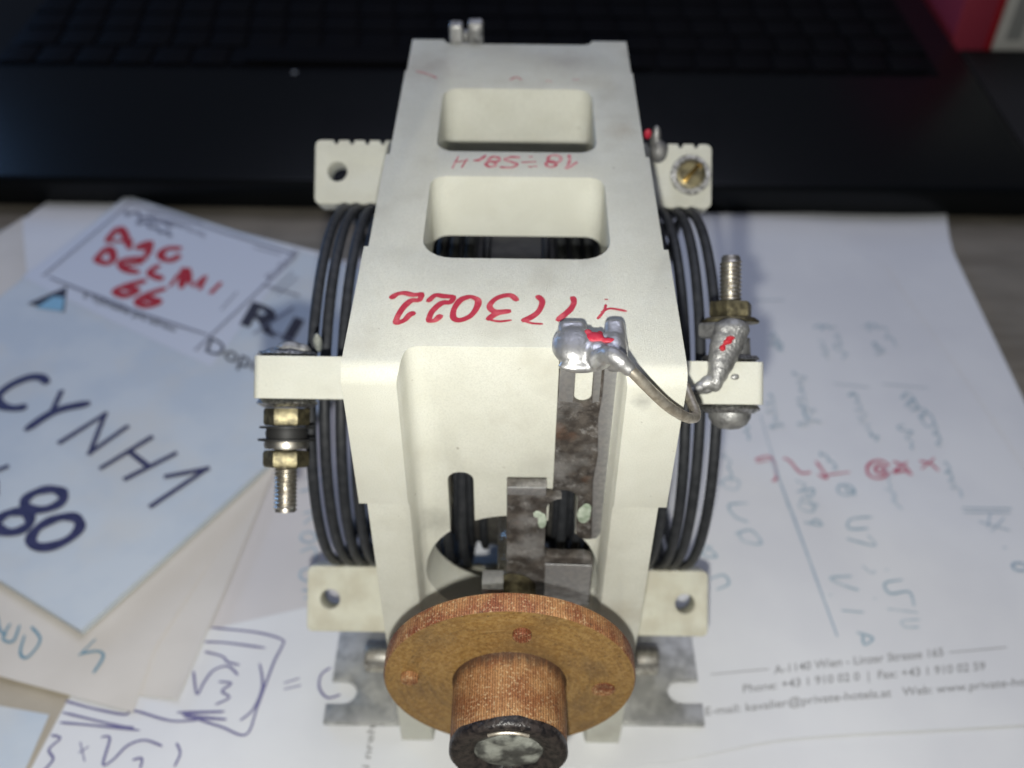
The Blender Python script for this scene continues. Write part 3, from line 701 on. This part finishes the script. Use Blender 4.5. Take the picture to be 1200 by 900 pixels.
# three holes and their mouths, drilled at the places the photograph shows
knob_holes = [(612, 742), (480, 792), (707, 808)]
hb = build('flange_face', bm, TUFF, knob, 40)
for i, (u, v) in enumerate(knob_holes):
    p = at(u, v, 1, -2.05)
    bm = bmesh.new(); m = frame_mat((p.x, -2.05, p.z), (0, -1, 0))
    if i < 2: lathe(bm, [(.18, -.05), (.18, .10), (.15, .12), (0, .12)], m, 14, jitter=.05); build('pin', bm, TUFR, knob)
    else: lathe(bm, [(.24, -.02), (.24, .012), (.17, .014), (.15, .006), (0, .005)], m, 20); build('pin', bm, TUFR, knob)
bm = bmesh.new(); mh = frame_mat((-.02, -2.04, kz), (0, -1, 0))
n = 64; ring = []
prof = [(1.16, -.02), (1.13, .12), (1.13, .8), (1.13, 1.50)]
lathe(bm, prof, mh, n)
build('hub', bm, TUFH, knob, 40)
# varnished end of the hub, chipped round its edge
bm = bmesh.new()
def ragged(bm, prof, m, n, amps, seed):
    # turned shape whose rings wander up and down round the circle
    rnd = random.Random(seed); ph = [(k, rnd.uniform(0, 6.28), rnd.uniform(.4, 1)/k**.6) for k in (2, 3, 5, 7, 11, 17)]
    f = lambda a: sum(w*math.sin(k*a+p) for k, p, w in ph)/2.2
    rings = [[bm.verts.new(m @ Vector((r*(1+ar*f(a*1+2))*math.cos(a), r*(1+ar*f(a*1+2))*math.sin(a), h+ah*f(a)))) for a in [2*math.pi*i/n for i in range(n)]] for (r, h), (ah, ar) in zip(prof, amps)]
    for a, b in zip(rings, rings[1:]):
        for i in range(n): bm.faces.new((a[i], a[(i+1) % n], b[(i+1) % n], b[i]))
    bm.faces.new(rings[-1])
ragged(bm, [(1.138, 1.36), (1.14, 1.50), (1.08, 1.56), (.86, 1.56), (.70, 1.50), (.62, 1.36)], mh, 90, [(.10, 0), (.02, .004), (.03, .02), (.04, .03), (.04, .06), (.02, .06)], 3)
build('hub_end', bm, TAR, knob, 60)
bm = blob([(mh @ Vector((0, 0, 1.42)), (.70, .08, .68)), (mh @ Vector((.2, .15, 1.45)), (.40, .09, .3)), (mh @ Vector((-.3, -.1, 1.45)), (.30, .09, .34)), (mh @ Vector((0, .4, 1.44)), (.36, .08, .22)), (mh @ Vector((.35, -.3, 1.43)), (.26, .08, .24))], .03, 6)
build('resin_fill', bm, EPOXY, knob, 60)
bm = bmesh.new(); tube(bm, [(-.02+.85*math.sin(rad(a)), -2.04-1.60, kz+.98*math.cos(rad(a))) for a in range(-26, 27, 4)], .035, 8); build('clamp_wire', bm, COPPERW, knob)

# contact strip in the front channel
def plate_y(name, pts, y, t, mt, holes=(), parent=VAR, sm=35):
    b_ = bmesh.new(); outline_plate(b_, pts, mXZ @ Matrix.Translation((0, 0, -y)), t, holes); return build(name, b_, mt, parent, sm)
strip = plate_y('contact_strip', [(.80, .12), (1.84, .12), (1.84, -5.0)] + arc(1.58, -5.02, .26, 0, -180, 8) + [(1.32, -3.98)] + arc(1.03, -4.0, .29, 0, 90, 6)[1:] + [(.80, -3.71)], .66, .10, OXID, [rrect(1.10, -1.25, 1.42, -.35, .155)])
plate_y('contact_edge', [(1.60, .1), (1.835, .1), (1.835, -5.0), (1.76, -5.18), (1.66, -5.2), (1.62, -4.2), (1.58, -3.4), (1.63, -2.6), (1.57, -1.6), (1.61, -1.0)], .548, .03, ALU)
plate_y('strip_top', [(.82, .1), (1.56, .1), (1.56, -1.15), (1.44, -1.2), (1.42, -.3), (1.1, -.3), (1.08, -1.2), (.82, -1.15)], .55, .03, ALU)
brk = [(-.12, -3.30), (.80, -3.30), (.80, -3.9), (1.10, -3.9), (1.10, -4.0)] + arc(.86, -4.08, .19, 90, 180, 5)[::1] + [(.67, -5.35)] + [(.72, -5.48), (.85, -5.54), (1.55, -5.54)] + arc(1.55, -5.72, .18, 80, 0, 4) + [(1.73, -6.9), (-.12, -6.9)]
brk = [(-.12, -3.30), (.66, -3.30), (.66, -3.62), (.95, -3.66)] + arc(1.0, -4.0, .32, 95, 180, 6) + [(.67, -5.40), (.72, -5.52), (.84, -5.56), (1.50, -5.56), (1.66, -5.62), (1.72, -5.76), (1.72, -7.2), (-.12, -7.2)]
bracket = plate_y('brush_bracket', brk, .53, .22, OXID)
plate_y('bracket_rim', [(-.11, -3.30), (.65, -3.30), (.65, -3.52), (-.11, -3.52)], .302, .03, ALU, parent=bracket)
plate_y('bracket_foot', [(.70, -5.62), (1.68, -5.66), (1.68, -7.1), (.70, -7.1)], .195, .03, ALU, parent=bracket)
plate_y('brush_block', [(-.62, -5.75), (-.18, -5.75), (-.18, -7.2), (-.62, -7.2)], .10, .5, ALU)
bm = blob([((1.46, .555, -4.45), (.15, .02, .30)), ((1.50, .555, -4.30), (.12, .02, .22)), ((.60, .305, -4.35), (.10, .02, .26)), ((.50, .305, -4.15), (.10, .02, .12))], .02, 2); build('verdigris_patch', bm, GREEN, strip, 60)

# solder lug on the front edge, with its wire
def lug_extra(b_):
    tube(b_, spline([(1.44, .04, .28), tuple(at(716, 416, 1, -.22)), tuple(at(741, 436, 1, -.41))], 6), [.18]*5+[.15]*5+[.13, .13, .11], 12)
def lug_boxes(b_):
    lug_extra(b_)
    for a, c in (((.80, .12, -.02), (1.90, .74, .38)), ((.76, .5, .0), (1.28, 1.06, .36)), ((1.58, .02, -.02), (1.95, 1.10, .38))): box(b_, a, c, .1)
bm = blob([((1.04, .46, .24), (.40, .44, .25)), ((1.12, .05, .14), (.38, .13, .11)), ((1.42, .26, .24), (.30, .28, .22)), ((1.74, .42, .22), (.23, .40, .23))], .03, 7, lug_boxes)
lug = build('solder_lug', bm, SOLD, VAR, 60)
bm = blob([((1.38, .50, .415), (.17, .13, .06)), ((1.62, .42, .40), (.15, .07, .06)), ((1.27, .60, .40), (.09, .12, .06)), ((1.48, .62, .375), (.06, .09, .05))], .025, 2); build('red_paint', bm, REDINK, lug, 60)
bm = bmesh.new()
wp = [at(718, 418, 1, -.22), at(738, 433, 1, -.40), at(758, 453, 1, -.48), at(780, 474, 1, -.46), at(798, 486, 1, -.36), at(810, 490, 1, -.2), at(815, 484, 1, .1)]
tube(bm, spline([tuple(p) for p in wp] + [(3.16, .9, -1.1)], 8), .095, 14); build('link_wire', bm, COPPERW, lug, 60)
# matching lug at the back edge
def back_boxes(b_):
    for a, c in (((-1.82, 12.6, -.25), (-1.46, 12.95, .46)), ((-1.34, 12.65, -.25), (-.94, 13.0, .50)), ((-1.8, 12.75, -.3), (-.95, 13.05, .18))): box(b_, a, c, .06)
bm = blob([((-1.12, 12.72, .22), (.17, .14, .24))], .035, 4, back_boxes); build('solder_lug', bm, SOLDD, VAR, 60)
plate_y('contact_strip', [(-1.7, .0), (-1.0, .0), (-1.0, -5), (-1.7, -5)], D-.42, .1, ALU)

# terminals on the ears
def hexnut(bm, m, r, h0, h1):
    pts = [(r*math.cos(rad(60*i+10)), r*math.sin(rad(60*i+10))) for i in range(6)]
    a0 = [(p[0]*.93, p[1]*.93) for p in pts]
    rings = [[bm.verts.new(m @ Vector((q[0], q[1], h))) for q in P] for P, h in ((a0, h0), (pts, h0+.05), (pts, h1-.05), (a0, h1))]
    for a, b in zip(rings, rings[1:]):
        for i in range(6): bm.faces.new((a[i], a[(i+1) % 6], b[(i+1) % 6], b[i]))
    bm.faces.new(rings[0]); bm.faces.new(rings[-1])
def thread(bm, m, r, h0, h1, pitch=.07, n=20):
    k = int((h1-h0)/pitch); st = []
    per = n; total = k*per
    rings = []
    for i in range(total+1):
        a = 2*math.pi*i/per; h = h0 + pitch*i/per
        rings.append([bm.verts.new(m @ Vector((q*math.cos(a), q*math.sin(a), h+dh))) for q, dh in ((r*.84, -pitch*.5), (r, 0), (r*.84, pitch*.5))])
    for a, b in zip(rings, rings[1:]):
        bm.faces.new((a[0], b[0], b[1], a[1])); bm.faces.new((a[1], b[1], b[2], a[2]))
    lathe(bm, [(0, h0-.05), (r*.84, h0-.05), (r*.84, h1+.01), (r*.7, h1+.05), (0, h1+.05)], m, n)
rA, tA = corner(45)
def term(x): 
    m = Matrix((Vector((1, 0, 0)), tA.cross(Vector((1, 0, 0))), tA)).transposed().to_4x4()
    m.translation = Vector((x, cy, cz)) + rA*5.5; return m
def crust(name, m, r, h0, h1, mt=CRUST):
    b_ = bmesh.new(); lathe(b_, [(0, h0), (r*.8, h0), (r, (h0+h1)/2), (r*.9, h1), (0, h1)], m, 30, jitter=.05); return build(name, b_, mt, VAR, 60)
# left one hangs downwards
m = term(-4.72)
def sim(name, prof, mt, n=30, mm=None):
    b_ = bmesh.new(); lathe(b_, prof, mm if mm is not None else m, n); return build(name, b_, mt, VAR)
b_ = bmesh.new(); thread(b_, m, .245, -2.72, -1.4, .085); build('terminal_stud', b_, STEEL, VAR, 60)
crust('foil_washer', m, .62, -.60, -.44); crust('foil_washer', m, .62, .44, .55)
b_ = blob([(m @ Vector((.05, 0, .58)), (.34, .2, .2)), (m @ Vector((.3, 0, .55)), (.2, .16, .2)), (m @ Vector((-.3, 0, .52)), (.2, .14, .12))], .04, 2); build('solder_lump', b_, SOLDD, VAR, 60)
b_ = blob([(m @ Vector((.72, -.5, .72)), (.1, .1, .26))], .04, 1); build('solder_lump', b_, EPOXY, VAR, 60)
for h0, h1 in ((-.98, -.62), (-1.84, -1.5)):
    b_ = bmesh.new(); hexnut(b_, m, .47, h0, h1); build('nut', b_, BRASS, VAR)
sim('washer', [(.15, -1.00), (.55, -1.00), (.55, -1.04), (.15, -1.04)], DARKW)
sim('spacer', [(.15, -1.05), (.41, -1.05), (.43, -1.15), (.41, -1.25), (.15, -1.25)], DARKW)
sim('washer', [(.15, -1.26), (.58, -1.26), (.58, -1.30), (.15, -1.30)], DARKW)
sim('washer', [(.15, -1.31), (.45, -1.31), (.46, -1.38), (.44, -1.46), (.15, -1.46)], STEEL)
# right one stands upwards
m = term(4.47)
b_ = bmesh.new(); thread(b_, m, .232, .5, 2.62, .085); build('terminal_stud', b_, STEEL, VAR, 60)
crust('foil_washer', m, .62, -.60, -.44); crust('foil_washer', m, .60, .44, .58)
sim('screw_head', [(.44, -.60), (.43, -.70), (.35, -.84), (.2, -.93), (0, -.95)], SOLDD, 32)
b_ = bmesh.new(); hexnut(b_, m, .46, 1.38, 1.70); build('nut', b_, BRASS, VAR)
sim('washer', [(.15, 1.26), (.58, 1.26), (.59, 1.31), (.50, 1.37), (.15, 1.37)], BRASS)
b_ = bmesh.new(); hexnut(b_, m @ Matrix.Translation((-.2, -.12, 0)), .5, .95, 1.24); build('nut', b_, SOLDD, VAR)
sim('spacer', [(.2, .58), (.42, .6), (.40, .95), (.2, .95)], SOLDD)
# crimped lug leaning across the right terminal; its tongue is in front of the ear
def up_(x, t, r): return Vector((x, cy, cz)) + rA*r + tA*t
def leaf(b_):
    pass
b_ = blob([(up_(4.33-.055*i, 1.06-.17*i, 6.32+.012*i), (.37-.006*i*i, .24, .24)) for i in range(7)] + [(up_(3.84, .0, 6.42), (.16, .14, .14)), (up_(3.68, -.10, 6.44), (.13, .12, .12)), (up_(3.5, -.2, 6.44), (.12, .11, .11)), (up_(3.3, -.3, 6.42), (.10, .1, .1)), (up_(3.15, -.38, 6.40), (.09, .09, .09))], .035, 9)
lug2 = build('wire_lug', b_, SOLDD, VAR, 60)
b_ = blob([(up_(4.20, .80, 6.57), (.10, .05, .06)), (up_(4.10, .68, 6.57), (.07, .08, .06)), (up_(4.26, .88, 6.56), (.10, .04, .05))], .025, 2); build('red_paint', b_, REDPEN, lug2, 60)
b_ = blob([(up_(3.72, -.16, 6.32), (.26, .08, .08)), (up_(3.95, -.10, 6.32), (.16, .07, .07)), (up_(4.40, .12, 6.31), (.10, .07, .07))], .03, 2); build('solder_lump', b_, SOLDD, VAR, 60)
# right top ear carries a slotted brass screw seen head on
r2, t2 = corner(135)
m = Matrix((Vector((1, 0, 0)), (-t2).cross(Vector((1, 0, 0))), -t2)).transposed().to_4x4(); m.translation = Vector((HX[1]+.02, cy, cz)) + r2*5.5
b_ = bmesh.new(); lathe(b_, [(0, .44), (.50, .44), (.52, .5), (.5, .56), (0, .56)], m, 30, jitter=.03); build('foil_washer', b_, CRUST, VAR, 60)
b_ = bmesh.new(); lathe(b_, [(.3, .5), (.37, .56), (.37, .70), (.3, .72), (.29, .66), (0, .66)], m, 30); sc = build('screw_head', b_, BRASS, VAR)
b_ = bmesh.new(); box(b_, (-.30, -.06, .655), (.30, .06, .70), .015, m @ Matrix.Rotation(rad(48), 4, 'Z')); build('screw_slot', b_, BRASSB, sc)
b_ = blob([(at(768, 165, 2, -1.0), (.13, .2, .42)), (at(772, 178, 2, -1.2), (.22, .2, .3))], .04, 2); build('wire_lug', b_, SOLDD, VAR, 60)
b_ = blob([(at(759, 157, 2, -.70), (.1, .06, .14))], .03, 1); build('red_paint', b_, REDINK, VAR, 60)

# feet
def foot(pts, flange, bolt):
    b_ = bmesh.new(); outline_plate(b_, pts, Matrix.Translation((0, 0, -13.095)), .17)
    f = build('foot_bracket', b_, ZINC, VAR, 35)
    b_ = bmesh.new(); box(b_, *flange, .03); build('foot_flange', b_, ZINC, f)
    b_ = bmesh.new(); mm = frame_mat(bolt[0], bolt[1])
    lathe(b_, [(0, 0), (.52, 0), (.52, .10), (.40, .12), (.40, .80), (.37, .88), (.25, .92), (0, .92)], mm, 28); build('foot_screw', b_, STEEL, f)
foot([(-4.9, .42), (-2.86, .42), (-2.86, 3.56), (-4.83, 3.56), (-4.83, 1.66), (-4.48, 1.66)] + arc(-4.48, 1.30, .36, 90, -90, 8)[1:-1] + [(-4.48, .94), (-4.9, .94)],
     ((-3.0, .44, -13.0), (-2.86, 3.5, -11.4)), ((-3.02, 2.02, -12.35), (-1, 0, 0)))
foot([(2.86, .52), (5.08, .52), (5.08, 1.10), (4.55, 1.10)] + arc(4.55, 1.46, .36, 270, 90, 8)[1:-1] + [(4.55, 1.82), (5.05, 1.82), (5.02, 3.9), (2.86, 3.9)],
     ((2.86, .54, -13.0), (3.0, 3.8, -11.4)), ((3.02, 2.05, -12.35), (1, 0, 0)))
